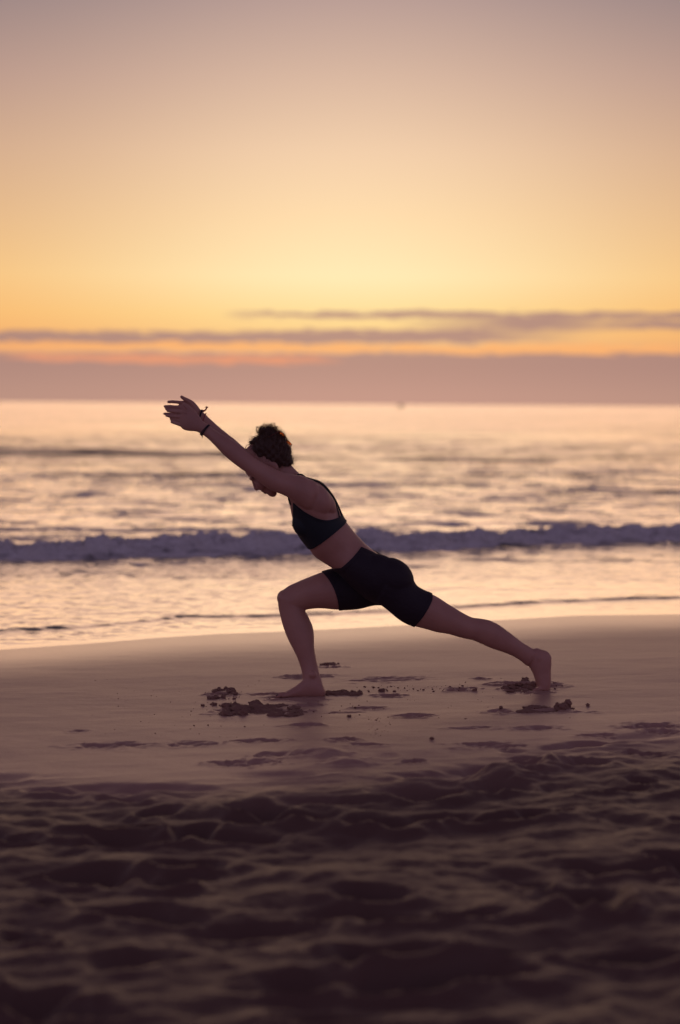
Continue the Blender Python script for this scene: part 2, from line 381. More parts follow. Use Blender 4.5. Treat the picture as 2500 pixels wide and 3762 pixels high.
# ------------------------------------------------------------------ lofts for the figure
def z1(x, y): return (560+.5102*x, 1400+.5102*y)
def z2(x, y): return (560+.1913*x, 1420+.1913*y)
def z3(x, y): return (850+.1913*x, 1520+.1913*y)
def z4(x, y): return (980+.3827*x, 1700+.3827*y)
def z5(x, y): return (980+.2331*x, 2050+.2331*y)
def z6(x, y): return (1480+.3827*x, 2100+.3827*y)
class Shell:
    def __init__(s): s.v = []; s.f = []
    def add(s, v, f):
        o = len(s.v); s.v += [tuple(map(float, p)) for p in v]; s.f += [tuple(i+o for i in q) for q in f]
def catmull(A, n):
    A = np.asarray(A, float); out_ = []
    for i in range(len(A)-1):
        p0 = A[max(i-1, 0)]; p1 = A[i]; p2 = A[i+1]; p3 = A[min(i+2, len(A)-1)]
        for k in range(n):
            q = k/n; out_.append(.5*((2*p1)+(-p0+p2)*q+(2*p0-5*p1+4*p2-p3)*q*q+(-p0+3*p1-3*p2+p3)*q**3))
    out_.append(A[-1]); return np.array(out_)
def loft(sh_, secs, n=20, sub=4, cap=(1, 1), sq=1.0):
    """secs: (topx, topy, botx, boty, half depth m, y)"""
    secs = catmull(secs, sub)
    rings = []
    th = np.linspace(0, 2*math.pi, n, endpoint=False); ct, st_ = np.cos(th), np.sin(th)
    if sq != 1.0: ct = np.sign(ct)*np.abs(ct)**sq; st_ = np.sign(st_)*np.abs(st_)**sq
    CA = []
    for a in secs:
        p = P(a[0], a[1], a[5]); q = P(a[2], a[3], a[5]); CA.append(((p+q)/2, (p-q)/2, np.array((0, a[4], 0))))
    def ring(c, a, b): return c + a*ct[:, None] + b*st_[:, None]
    def capr(c, a, b, dirv, k):
        rr = []; L = min(np.linalg.norm(a), np.linalg.norm(b))*k
        for ph in (25, 50, 70, 84):
            ph = math.radians(ph); rr.append(ring(c+dirv*L*math.sin(ph), a*math.cos(ph), b*math.cos(ph)))
        return rr
    d0 = CA[0][0]-CA[1][0]; d0 /= np.linalg.norm(d0)+1e-9; d1 = CA[-1][0]-CA[-2][0]; d1 /= np.linalg.norm(d1)+1e-9
    rings += capr(*CA[0], d0, cap[0])[::-1]
    rings += [ring(*c) for c in CA]
    rings += capr(*CA[-1], d1, cap[1])
    v = np.concatenate(rings); f = []
    for i in range(len(rings)-1):
        for j in range(n):
            a, b = i*n+j, i*n+(j+1) % n; f.append((a, b, b+n, a+n))
    f.append(tuple(range(n))[::-1]); L = (len(rings)-1)*n; f.append(tuple(L+j for j in range(n)))
    sh_.add(v, f)
def tube(sh_, pts, rad, n=10, flat=None):
    pts = [np.asarray(p, float) for p in pts]; rings = []; up = np.array((0, 1.0, 0))
    rads = rad if hasattr(rad, '__len__') else [rad]*len(pts)
    prevn = None
    P_ = list(pts); R_ = list(rads)
    for i, p in enumerate(P_):
        tdir = P_[min(i+1, len(P_)-1)]-P_[max(i-1, 0)]; tdir = tdir/(np.linalg.norm(tdir)+1e-12)
        if prevn is None:
            a = up if abs(tdir[1]) < .9 else np.array((1.0, 0, 0)); nrm = np.cross(tdir, a)
        else: nrm = prevn - tdir*(prevn@tdir)
        nrm = nrm/(np.linalg.norm(nrm)+1e-12); prevn = nrm; bn = np.cross(tdir, nrm)
        th = np.linspace(0, 2*math.pi, n, endpoint=False)
        rings.append(p + R_[i]*(nrm*np.cos(th)[:, None] + bn*np.sin(th)[:, None]))
    v = np.concatenate(rings); f = []
    for i in range(len(rings)-1):
        for j in range(n):
            a, b = i*n+j, i*n+(j+1) % n; f.append((a, b, b+n, a+n))
    f.append(tuple(range(n))[::-1]); L = (len(rings)-1)*n; f.append(tuple(L+j for j in range(n)))
    sh_.add(v, f)
def capsule(sh_, pts, rads, n=12):
    """round ended tapering chain through pts"""
    pts = [np.asarray(p, float) for p in pts]
    d0 = pts[0]-pts[1]; d0 /= np.linalg.norm(d0); d1 = pts[-1]-pts[-2]; d1 /= np.linalg.norm(d1)
    full = catmull([list(p)+[r] for p, r in zip(pts, rads)], 4)
    P_ = [q[:3] for q in full]; R_ = [q[3] for q in full]
    pre = [(P_[0]+d0*R_[0]*math.sin(a), R_[0]*math.cos(a)) for a in (1.45, 1.1, .7, .35)]
    post = [(P_[-1]+d1*R_[-1]*math.sin(a), R_[-1]*math.cos(a)) for a in (.35, .7, 1.1, 1.45)]
    tube(sh_, [a for a, b in pre]+P_+[a for a, b in post], [b for a, b in pre]+R_+[b for a, b in post], n)
def ell(sh_, c, r, rot=0.0, n=14):
    """ellipsoid: r = (along, across, depth) rotated by rot in the x-z plane"""
    c = np.asarray(c, float); v = []; f = []
    cr_, sr_ = math.cos(rot), math.sin(rot)
    for i in range(n+1):
        a = math.pi*(i+.02)/(n+.04)
        for j in range(2*n):
            b = math.pi*j/n; lx, ly, lz = r[0]*math.cos(a), r[2]*math.sin(a)*math.sin(b), r[1]*math.sin(a)*math.cos(b)
            v.append(c+np.array((lx*cr_-lz*sr_, ly, lx*sr_+lz*cr_)))
    k = 2*n
    for i in range(n):
        for j in range(k): f.append((i*k+j, i*k+(j+1) % k, (i+1)*k+(j+1) % k, (i+1)*k+j))
    f.append(tuple(range(k))[::-1]); f.append(tuple(n*k+j for j in range(k)))
    sh_.add(v, f)
def fix_normals(v, f):
    bm = bmesh.new(); vs = [bm.verts.new(p) for p in v]
    for q in f: bm.faces.new([vs[i] for i in q])
    bmesh.ops.recalc_face_normals(bm, faces=bm.faces); me = bpy.data.meshes.new('tmp'); bm.to_mesh(me); bm.free(); return me
def voxel(sh_, size):
    me = fix_normals(sh_.v, sh_.f); o = bpy.data.objects.new('tmp', me); C.objects.link(o)
    md = o.modifiers.new('r', 'REMESH'); md.mode = 'VOXEL'; md.voxel_size = size; md.adaptivity = 0
    dg = bpy.context.evaluated_depsgraph_get(); dg.update(); ev = o.evaluated_get(dg); em = ev.to_mesh()
    n = len(em.vertices); v = np.empty(n*3); em.vertices.foreach_get('co', v); v = v.reshape(-1, 3)
    f = np.array([tuple(p.vertices) for p in em.polygons if len(p.vertices) == 4])
    ev.to_mesh_clear(); bpy.data.objects.remove(o); bpy.data.meshes.remove(me)
    return v, f
def smooth(v, f, it, w=None, lam=.5):
    e = np.concatenate([f[:, [0, 1]], f[:, [1, 2]], f[:, [2, 3]], f[:, [3, 0]]]); n = len(v)
    a, b = e[:, 0], e[:, 1]; cnt = np.bincount(a, minlength=n)+np.bincount(b, minlength=n); cnt = np.maximum(cnt, 1)
    for k in range(it):
        for lm in (lam, -lam*1.02 if True else 0):
            if lm < 0 and k % 2 == 0: continue
            sx = np.stack([np.bincount(a, v[b, i], n)+np.bincount(b, v[a, i], n) for i in range(3)], 1)/cnt[:, None]
            dlt = (sx-v)*lm
            v = v + (dlt if w is None else dlt*w[:, None])
    return v
def vnormals(v, f):
    if f.shape[1] == 4: nn = np.cross(v[f[:, 2]]-v[f[:, 0]], v[f[:, 3]]-v[f[:, 1]])
    else: nn = np.cross(v[f[:, 1]]-v[f[:, 0]], v[f[:, 2]]-v[f[:, 0]])
    r = np.zeros_like(v)
    for k in range(f.shape[1]):
        for i in range(3): r[:, i] += np.bincount(f[:, k], nn[:, i], len(v))
    return r/(np.linalg.norm(r, axis=1)[:, None]+1e-12)

# ------------------------------------------------------------------ the figure
YC = .06                                   # depth of the body's mid plane
B = Shell()
# torso (back x,y - front x,y)
loft(B, [(1112,1748,1058,1812,.075,YC-.01),(1140,1757,1058,1822,.115,YC-.01),(1183,1776,1064,1850,.142,YC-.01),(1225,1828,1078,1915,.145,YC),(1256,1890,1100,1968,.138,YC),(1283,1930,1133,2012,.128,YC),
         (1303,1955,1153,2040,.120,YC),(1326,1980,1178,2060,.118,YC+.005),(1347,2002,1210,2080,.128,YC+.01),(1378,2026,1248,2108,.148,YC+.015),(1414,2048,1290,2150,.162,YC+.02),(1458,2066,1335,2190,.160,YC+.02),(1490,2100,1375,2212,.14,YC+.02)], n=32, sq=.92, cap=(.5,.5))
# bust, shoulder blades
for sy in (-1, 1):
    ell(B, P(1116, 1932, YC+sy*.066), (.058, .043, .055), math.radians(-52))
    ell(B, P(1190, 1838, YC+sy*.085), (.075, .040, .060), math.radians(-50))
    ell(B, P(1395, 2110, YC+.02+sy*.078), (.10, .085, .085), math.radians(-35))
# glutes
ell(B, P(1446, 2122, YC-.06), (.098, .080, .088), math.radians(-40))
ell(B, P(1430, 2118, YC+.10), (.090, .078, .085), math.radians(-40))
# neck
loft(B, [(1122,1760,1062,1822,.064,YC-.005),(1098,1736,1036,1808,.056,YC-.01),(1078,1716,1014,1790,.052,YC-.015),(1056,1690,990,1762,.052,YC-.015)], cap=(.6,.6))
for sy in (-1, 1): loft(B, [(1090,1735,1060,1765,.03,YC+sy*.03),(1112,1746,1080,1795,.04,YC+sy*.07),(1128,1760,1095,1815,.04,YC+sy*.11)], cap=(1,1))
# head (face side - back side)
HY = YC-.015
loft(B, [(994,1822,1012,1812,.018,HY),(984,1816,1030,1788,.034,HY),(971,1806,1046,1762,.046,HY),(957,1792,1056,1735,.055,HY),(944,1779,1062,1710,.062,HY),(932,1767,1066,1684,.068,HY),(920,1757,1060,1655,.073,HY),(904,1739,1048,1630,.074,HY),(894,1714,1028,1614,.069,HY),(895,1690,1003,1606,.058,HY),(903,1664,968,1614,.036,HY)], n=28, cap=(.5,.5))
# nose, lips, chin, brow, cheeks
capsule(B, [P(930,1763,HY), P(936,1778,HY), P(942.5,1794.5,HY)], [.0075, .009, .0105])
for sy in (-1, 1): ell(B, P(951,1793.5,HY+sy*.010), (.010, .007, .0065), math.radians(-48))
ell(B, P(964,1800.5,HY), (.010, .0065, .020), math.radians(-45))
ell(B, P(974,1808.5,HY), (.010, .0065, .017), math.radians(-45))
ell(B, P(1000,1809,HY), (.024, .020, .022), math.radians(-30))
for sy in (-1, 1):
    ell(B, P(925.5,1759,HY+sy*.030), (.014, .008, .022), math.radians(-48))
    ell(B, P(955,1780,HY+sy*.040), (.028, .018, .016), math.radians(-48))
    ell(B, P(940,1768.5,HY+sy*.031), (.011, .010, .014), math.radians(-48))   # lids
    ell(B, P(1024,1782,HY+sy*.045), (.030, .018, .012), math.radians(-20))   # jaw
    # ears
    ell(B, P(1008,1716,HY+sy*.073), (.030, .018, .008), math.radians(-60)); ell(B, P(1012,1713,HY+sy*.077), (.024, .014, .007), math.radians(-60))
# near arm
NA = [(1150,1768,1126,1872,.055,YC-.140),(1118,1750,1086,1846,.058,YC-.152),(1080,1743,1048,1822,.052,YC-.158),(1036,1733,1004,1804,.045,YC-.160),(1000,1717,968,1783,.042,YC-.158),(968,1700,938,1758,.039,YC-.155),(938,1682,908,1738,.037,YC-.150),
      (912,1660,880,1718,.037,YC-.142),(887,1637,852,1697,.036,YC-.135),(856,1617,822,1671,.032,YC-.128),(825,1600,795,1643,.027,YC-.120),(797,1584,770,1617,.023,YC-.112),(772,1564,745,1597,.020,YC-.105)]
loft(B, NA, cap=(.8,.3))
ell(B, P(1118,1806,YC-.140), (.075,.062,.052), math.radians(-10)); ell(B, P(1158,1832,YC-.125), (.085,.062,.045), math.radians(-45)); ell(B, P(1150,1862,YC-.105), (.10,.055,.05), math.radians(-50))
# far arm
FA = [(1146,1764,1120,1858,.055,YC+.140),(1113,1746,1080,1830,.055,YC+.150),(1050,1727,1016,1799,.045,YC+.155),(985,1693,955,1754,.040,YC+.155),(932,1666,902,1724,.038,YC+.150),(899,1645,868,1704,.037,YC+.142),(866,1616,835,1672,.035,YC+.132),(830,1588,800,1636,.030,YC+.122),
      (790,1554,763,1594,.025,YC+.112),(757,1523,730,1558,.022,YC+.104),(737,1504,711,1538,.020,YC+.10)]
loft(B, FA, cap=(.8,.3)); ell(B, P(1118,1800,YC+.140), (.075,.062,.052), math.radians(-10)); ell(B, P(1158,1832,YC+.115), (.085,.062,.045), math.radians(-45))
# near hand
hy = YC-.10
loft(B, [(771,1563,744,1597,.019,hy),(741,1543,723,1586,.017,hy),(714,1519,697,1584,.0155,hy+.002),(691,1508,678,1580,.0135,hy+.003),(671,1505,667,1572,.011,hy+.004)], cap=(.3,.9), sq=.9)
def finger(pts, rads, y0, dy):
    n = len(pts); capsule(B, [P(a, b, y0+dy*i/(n-1)) for i, (a, b) in enumerate(pts)], [r*1.08 for r in rads])
finger([(688,1517),(668,1514.5),(647,1512),(630,1510),(617,1508.5)], [.0095,.0086,.0082,.0076,.0066], hy, .012)
finger([(688,1532),(667,1531),(645,1530),(627,1528),(613,1526.5)], [.0098,.0089,.0084,.0078,.0066], hy, .020)
finger([(690,1548),(670,1546),(655,1543.5),(640,1541.5),(629,1539.5)], [.0094,.0078,.0066,.0066,.0062], hy, .020)
finger([(692,1568),(676,1565),(660,1560),(645,1555),(632,1550)], [.0090,.0076,.0070,.0066,.0062], hy, .016)
finger([(735,1556),(722,1532),(706,1513),(690,1497),(678,1486)], [.015,.013,.0105,.0092,.0078], hy, .022)
# far hand
fy = YC+.095
loft(B, [(738,1505,711,1538,.019,fy),(724,1492,700,1536,.017,fy),(706,1480,688,1534,.0155,fy),(688,1473,676,1531,.0135,fy),(672,1471,667,1527,.011,fy)], cap=(.3,.9), sq=.9)
finger([(690,1483),(669,1479),(650,1477),(634,1476),(620,1476.5)], [.0092,.0078,.0073,.0070,.0064], fy, -.008)
finger([(688,1500),(667,1496),(647,1495.5),(626,1493.5),(607,1493)], [.0095,.0080,.0076,.0072,.0064], fy, -.012)
finger([(688,1514),(667,1510),(647,1507),(626,1504),(612,1502.5)], [.0092,.0080,.0076,.0070,.0062], fy, -.010)
finger([(690,1526),(670,1524),(645,1522.5),(622,1520.5),(605,1520)], [.0085,.0074,.0068,.0064,.0058], fy, -.004)
finger([(724,1508),(709,1486),(694,1473.5),(678,1465),(668,1458)], [.015,.0125,.0098,.0085,.0068], fy, -.020)
# front (far) leg
KY = YC+.085
loft(B, [(1400,2060,1440,2225,.085,YC+.10),(1330,2068,1378,2222,.088,YC+.10),(1256,2083,1316,2236,.088,YC+.10),(1188,2100,1240,2240,.084,KY),(1130,2122,1180,2235,.076,KY),(1090,2139,1140,2238,.068,KY),(1060,2153,1112,2243,.060,KY-.005),(1040,2168,1092,2246,.054,KY-.01)], n=24, cap=(.5,.7))
ell(B, P(1050,2197,KY-.01), (.040,.040,.044)); ell(B, P(1040,2190,KY-.01), (.030,.022,.028), math.radians(55))
loft(B, [(1021,2192,1108,2228,.052,KY-.01),(1023,2228,1126,2250,.052,KY-.012),(1030,2262,1139,2276,.050,KY-.018),(1042,2306,1151,2305,.050,KY-.024),(1058,2347,1155,2340,.047,KY-.03),(1076,2382,1155,2370,.041,KY-.036),(1093,2417,1159,2402,.035,KY-.04),(1103,2446,1165,2434,.032,KY-.044),(1110,2471,1173,2467,.032,KY-.05),(1112,2494,1182,2496,.033,KY-.055),(1112,2512,1189,2522,.033,KY-.058)], n=24, cap=(.5,.7))
FYY = KY-.06
loft(B, [(1192,2530,1191,2556,.022,FYY),(1183,2508,1182,2564,.030,FYY),(1160,2488,1160,2566,.033,FYY),(1134,2484,1134,2566,.033,FYY),(1110,2501,1110,2565,.035,FYY),(1090,2517,1088,2565,.038,FYY),(1069,2530,1067,2565,.042,FYY),(1050,2540,1049,2565,.044,FYY),(1040,2546,1040,2565,.043,FYY)], n=24, cap=(.6,.5), sq=.9)
for i, (yy, tx, r) in enumerate([(-.030, 1017, .0115), (-.010, 1019, .0085), (.006, 1023, .008), (.021, 1029, .0075), (.034, 1036, .007)]):
    capsule(B, [P(1048, 2553, FYY+yy), P((1048+tx)/2, 2553, FYY+yy), P(tx+5, 2558, FYY+yy)], [r*1.2, r, r*.95])
ell(B, P(1150,2478,FYY-.024), (.018,.018,.013)); ell(B, P(1150,2482,FYY+.024), (.018,.018,.013))
# back (near) leg
def ly(u): return np.interp(u, [1420,1735,2000], [YC-.055, YC-.02, YC+.06])
BL = [(1470,2062,1385,2210),(1505,2100,1424,2238),(1526,2146,1462,2270),(1550,2165,1494,2290),(1585,2181,1529,2302),(1615,2197,1567,2312),(1645,2217,1606,2323),(1679,2238,1646,2329),(1708,2255,1680,2339),(1736,2268,1712,2347),
      (1766,2272,1740,2353),(1800,2279,1768,2365),(1832,2294,1797,2378),(1863,2316,1830,2390),(1893,2339,1863,2401),(1920,2360,1893,2415),(1945,2375,1916,2430),(1966,2388,1934,2446)]
bb = [.09,.088,.086,.083,.078,.073,.067,.060,.054,.052,.052,.052,.050,.045,.040,.035,.032,.031]
loft(B, [(*a, b, ly(a[0])) for a, b in zip(BL, bb)], n=24, cap=(.5,.6))
ell(B, P(1692,2318,ly(1692)), (.040,.022,.030), math.radians(-22))
ny = YC+.058
loft(B, [(1940,2412,1984,2384,.028,ny),(1941,2442,2012,2393,.032,ny),(1950,2458,2026,2412,.034,ny),(1958,2474,2027,2436,.035,ny+.002),(1964,2490,2025,2462,.037,ny+.004),(1969,2506,2025,2490,.041,ny+.006),(1973,2520,2024,2515,.044,ny+.008),(1974,2532,2020,2534,.042,ny+.008)], n=24, cap=(.6,.4), sq=.92)
for i, (yy, r) in enumerate([(-.034,.0075),(-.018,.008),(-.002,.0085),(.014,.009),(.032,.012)]):
    capsule(B, [P(1992,2530,ny+.008+yy), P(1976,2533,ny+.008+yy), P(1964-3*i,2537,ny+.008+yy)], [r*1.2, r*1.1, r])
ell(B, P(1984,2420,ny-.022), (.020,.022,.015))
bv, bf = voxel(B, .0031)
uu, vv_ = project(bv)
wgt = np.ones(len(bv))
hand = (uu < 745) | ((uu < 775) & (vv_ < 1530)); face = (uu < 1010) & (vv_ > 1755) & (np.abs(bv[:, 1]-HY) < .07); toes = (vv_ > 2540) & (uu < 1060)
wgt[hand] = .22; wgt[face] = .22; wgt[toes] = .3
for a in (1, 2, 3): pass
bv = smooth(bv, bf, 16, wgt)
bn = vnormals(bv, bf)
if ((bv-bv.mean(0))*bn).sum() < 0: bf = bf[:, ::-1].copy(); bn = -bn

m_skin = mat('skin', (.42,.235,.18), .48, .45); t = T(m_skin)
t.b.inputs['Subsurface Weight'].default_value = .12; t.b.inputs['Subsurface Radius'].default_value = (.9,.35,.2); t.b.inputs['Subsurface Scale'].default_value = .012
s1_ = t.noise(9, 4, .5); s2_ = t.noise(420, 2, .5)
t.l(t.mix(t.maprange(s1_, .3, .7, 0, 1), (.49,.255,.195), (.41,.205,.16)), t.b.inputs['Base Color'])
t.l(t.bump(s2_, .25, .0006, t.bump(t.noise(13, 3, .5), .35, .006)), t.b.inputs['Normal'])
person = mesh_obj('person', bv, bf, m_skin)
tag(person, 'person in dark sports bra and shorts holding a low lunge with both arms reaching forward', 'person')
bvh = BVHTree.FromPolygons([tuple(p) for p in bv], [tuple(int(i) for i in q) for q in bf])

# ---- clothing: cut out of the body surface, lifted off the skin
def clip(v, nrm, q, fld):
    """keep the fld>0 side of a quad mesh, cutting faces exactly at the zero line"""
    tri = np.concatenate([q[:, [0, 1, 2]], q[:, [0, 2, 3]]]); k = (fld[tri] > 0).sum(1)
    full = tri[k == 3]; part = tri[(k == 1) | (k == 2)]
    nv = []; nn = []; ed = {}; idx = {}; fs = []
    def vi(i):
        if i not in idx: idx[i] = len(nv); nv.append(v[i]); nn.append(nrm[i])
        return idx[i]
    def cut(i, j):
        key = (min(i, j), max(i, j))
        if key not in ed:
            a = fld[i]/(fld[i]-fld[j]); ed[key] = len(nv); nv.append(v[i]+(v[j]-v[i])*a); w = nrm[i]+(nrm[j]-nrm[i])*a; nn.append(w/np.linalg.norm(w))
        return ed[key]
    for a in full.tolist(): fs.append(tuple(vi(i) for i in a))
    for a in part.tolist():
        poly = []
        for i in range(3):
            p, r = a[i], a[(i+1) % 3]
            if fld[p] > 0: poly.append(vi(p))
            if (fld[p] > 0) != (fld[r] > 0): poly.append(cut(p, r))
        if len(poly) >= 3: fs.append(tuple(poly))
    return np.array(nv), np.array(nn), fs
def polysd(px, py, poly):
    poly = np.array(poly, float); n = len(poly); dd = np.full(len(px), 1e9); ins = np.zeros(len(px), bool)
    for i in range(n):
        a = poly[i]; b = poly[(i+1) % n]; e = b-a; w0 = px-a[0]; w1 = py-a[1]
        tt = np.clip((w0*e[0]+w1*e[1])/(e@e), 0, 1); dd = np.minimum(dd, np.hypot(w0-e[0]*tt, w1-e[1]*tt))
        c = ((a[1] > py) != (b[1] > py)) & (px < (b[0]-a[0])*(py-a[1])/((b[1]-a[1]) if b[1] != a[1] else 1e-9)+a[0]); ins ^= c
    return np.where(ins, dd, -dd)
def smoothpoly(pts, n=5):
    return catmull(pts, n)
def garment(name, fld, lift, thick, material):
    v, n_, f = clip(bv, bnS, bf, fld); o = mesh_obj(name, v+n_*lift, f, material, person)
    md = o.modifiers.new('thickness', 'SOLIDIFY'); md.thickness = thick; md.offset = 1
    return o
bnS = bn.copy()
for k in range(3):
    e0 = bf[:, [0, 1, 2, 3]]; av = bnS[e0].mean(1); r = np.zeros_like(bnS)
    for c_ in range(4):
        for i in range(3): r[:, i] += np.bincount(bf[:, c_], av[:, i], len(bv))
    bnS = r/(np.linalg.norm(r, axis=1)[:, None]+1e-12)
uu, vv_ = project(bv); yy_ = bv[:, 1]
hemF = smoothpoly([(1172,2092),(1183,2101),(1204,2124),(1224,2156),(1237,2190),(1244,2220),(1246,2250)])
hemB = smoothpoly([(1523,2312),(1527,2298),(1556,2264),(1582,2220),(1589,2196),(1585,2172)])
waist = smoothpoly([(1348,1975),(1336,1994),(1317,2025),(1286,2060),(1250,2090)])
poly = [(1236,2088),(1210,2090),(1178,2091)] + [tuple(a) for a in hemF] + [(1250,2262),(1382,2262),(1450,2335)] + [tuple(a) for a in hemB] + [(1610,2150),(1560,2020),(1440,1990)] + [tuple(a) for a in waist[:-1]]
fs_ = polysd(uu, vv_, poly)
wv = .085*np.sqrt(np.clip((1412-uu)/85, 0, 1)); backside = vv_ < 2046+(uu-1416)*.72+34
scoop = np.where(backside & (uu < 1420), (np.abs(yy_-YC-.01)-wv)*600, 50)
belly = np.where((uu < 1262) & (vv_ < 2100) & (yy_ < YC+.02), -1.0, 50)
m_shorts = mat('black_sports_fabric', (.024,.016,.024), .7, .3); t = T(m_shorts); t.l(t.bump(t.noise(900, 2), .3, .0005, t.bump(t.noise(16, 3, .6, stretch=(1,1,2.2)), .5, .008)), t.b.inputs['Normal'])
m_bra = mat('dark_teal_sports_fabric', (.013,.018,.024), .65, .35); t = T(m_bra); t.l(t.bump(t.noise(900, 2), .3, .0005), t.b.inputs['Normal'])
fsh = np.minimum(fs_, scoop); shorts = garment('shorts', fsh, .0012, .0022, m_shorts); garment('hem_band', np.minimum(fsh, 13-fsh), .0022, .0024, m_shorts)
arm = smoothpoly([(1066,1832),(1079,1846),(1095,1861),(1122,1881),(1164,1903),(1198,1911),(1229,1907),(1259,1892),(1285,1872)])
hem = smoothpoly([(1296,1900),(1274,1915),(1262,1931),(1217,1969),(1171,2003),(1146,2016),(1126,2014),(1100,2024)])
fb = polysd(uu, vv_, [tuple(a) for a in arm]+[tuple(a) for a in hem]+[(1040,1980),(1030,1850),(1040,1825)])
vw = .085*np.clip((1950-vv_)/95, 0, 1)**.7; vn = np.where((uu < 1130), (np.abs(yy_-YC)-vw)*700, 50)
outer = (.118+.0*uu-np.abs(yy_-YC))*700                           # keep off the arms
fb = np.minimum(fb, vn); ln = uu-(1080-.02*(vv_-1847)); fb = np.where((yy_ < YC+.025) & (vv_ < 1945) & (uu < 1100), np.minimum(fb, ln+np.clip(vv_-1925, 0, 30)*.8), fb)
fb = np.where((np.abs(yy_-YC) > .165), -5, fb)
bra = garment('sports_bra', fb, .0012, .0025, m_bra); garment('edge_band', np.minimum(fb, 7-fb), .0022, .0026, m_bra)
def snap(pts, off):
    out_ = []
    for p, o_ in zip(pts, off):
        loc, nr, i, d_ = bvh.find_nearest(Vector(tuple(p))); out_.append(np.array(loc)+np.array(nr)*o_)
    return out_
def strap(px, off=.002, r=.0035, name='bra_strap'):
    full = catmull([(a, b, c) for a, b, c in px], 6); pts = [P(a, b, c) for a, b, c in full]
    pts = snap(pts, [off]*len(pts)); pts = list(np.array(pts))
    for k in range(2): pts = [pts[0]]+[(pts[i-1]+2*pts[i]+pts[i+1])/4 for i in range(1, len(pts)-1)]+[pts[-1]]
    q = Shell(); tube(q, pts, r, 8); return mesh_obj(name, q.v, q.f, m_bra, person)
for sy in (-1, 1):
    Yk = lambda k: YC+sy*k
    strap([(1078,1852,Yk(.075)),(1066,1828,Yk(.07)),(1074,1790,Yk(.07)),(1098,1752,Yk(.07)),(1125,1752,Yk(.065)),(1160,1766,Yk(.05)),(1192,1788,Yk(.03)),(1222,1828,Yk(.0)),(1240,1862,Yk(-.02)),(1252,1897,Yk(-.04))], .004, .0034)
    strap([(1125,1750,Yk(.08)),(1160,1764,Yk(.07)),(1196,1790,Yk(.055)),(1222,1826,Yk(.05)),(1234,1860,Yk(.055)),(1232,1908,Yk(.07))], .004, .0028)
# waistband roll at the back
# ---- nails
m_nail = mat('dark_nail_polish', (.012,.008,.016), .25, .5)
q = Shell(); ell(q, P(1020,2553,FYY-.034), (.0075,.003,.006), math.radians(18), 8); mesh_obj('toenail', q.v, q.f, m_nail, person)
for yy, tx in [(-.010, 1021), (.006, 1025), (.021, 1031), (.034, 1038)]:
    q = Shell(); ell(q, P(tx,2552.5,FYY+yy), (.005,.002,.004), math.radians(18), 6); mesh_obj('toenail', q.v, q.f, m_nail, person)
# ---- face details
m_brow = mat('eyebrow_hair', (.03,.016,.012), .7); m_lip = mat('lip_skin', (.34,.13,.12), .45); m_eye = mat('closed_eyelash', (.02,.012,.012), .6)
for sy in (-1, 1):
    q = Shell(); pts = [P(918+a, 1756+b, HY+sy*k) for a, b, k in ((4,4.5,.020),(5,1,.032),(11,-1,.046),(20,-3,.058))]; pts = snap(pts, [0]*4); capsule(q, pts, [.0012,.002,.002,.001], 6); mesh_obj('eyebrow', q.v, q.f, m_brow, person)
    q = Shell(); pts = [P(936+a, 1770+b, HY+sy*k) for a, b, k in ((3,3,.018),(3,3.5,.030),(9,1,.044))]; pts = snap(pts, [.0015]*3); capsule(q, pts, [.001,.0018,.001], 6); mesh_obj('eyelash', q.v, q.f, m_eye, person)
for (a, b) in ((964.5,1802.5),(972.5,1809.5)):
    q = Shell(); pts = [P(a+6, b-5, HY-.019), P(a+1, b, HY-.009), P(a, b+.6, HY), P(a+1, b, HY+.009), P(a+6, b-5, HY+.019)]; pts = snap(pts, [-.001]*5); capsule(q, pts, [.0012,.0028,.0026,.0028,.0012], 6); mesh_obj('lip', q.v, q.f, m_lip, person)

# ---- hair
m_hair = mat('brown_curly_hair', (.055,.022,.012), .55, .4); m_hair.node_tree.nodes['Principled BSDF'].inputs['Sheen Weight'].default_value = .2
HB = Shell()
loft(HB, [(1044,1722,1074,1690,.050,HY),(1008,1735,1073,1668,.070,HY),(985,1725,1068,1645,.082,HY),(952,1712,1052,1624,.085,HY),(926,1698,1034,1604,.085,HY),(914,1680,1010,1591,.077,HY),(914,1660,985,1591,.062,HY),(924,1638,960,1604,.04,HY)], n=28, cap=(.6,.7))
ell(HB, P(988,1594,HY), (.046,.034,.05), math.radians(-14)); ell(HB, P(1000,1640,HY), (.075,.075,.085))
hv, hf = voxel(HB, .004); hv = smooth(hv, hf, 6); hn = vnormals(hv, hf)
if ((hv-hv.mean(0))*hn).sum() < 0: hf = hf[:, ::-1].copy(); hn = -hn
hv = hv + hn*(.0045*np.sin(hv[:, [0]]*160+hv[:, [1]]*90)*np.cos(hv[:, [2]]*150-hv[:, [1]]*120)) - hn*.004
hair = mesh_obj('hair', hv, hf, m_hair, person)
q = Shell()
def curl(p, n_, L, rad, turns, r0, droop=0.0, seed=0):
    n_ = n_/np.linalg.norm(n_); a = np.cross(n_, (random.uniform(-1,1), random.uniform(-1,1), random.uniform(-1,1))); a /= np.linalg.norm(a)+1e-9; b = np.cross(n_, a)
    ph = random.uniform(0, 6.28); tt = a*random.uniform(.3, 1.0)
    pts = []; K = 11
    for k in range(K):
        s_ = k/(K-1); an = ph+turns*6.283*s_; rr = rad*(.35+.65*s_)
        pts.append(p + (n_*.6*s_ + tt*s_)*L + (a*(math.cos(an)-math.cos(ph))+b*(math.sin(an)-math.sin(ph)))*rr + np.array((0, 0, -droop*s_*s_)))
    tube(q, pts, [r0*(1-.7*k/(K-1)) for k in range(K)], 3)
hu, hvv = project(hv)
cand = np.where(~((hvv > 1700) & (hu < 1000)) )[0]
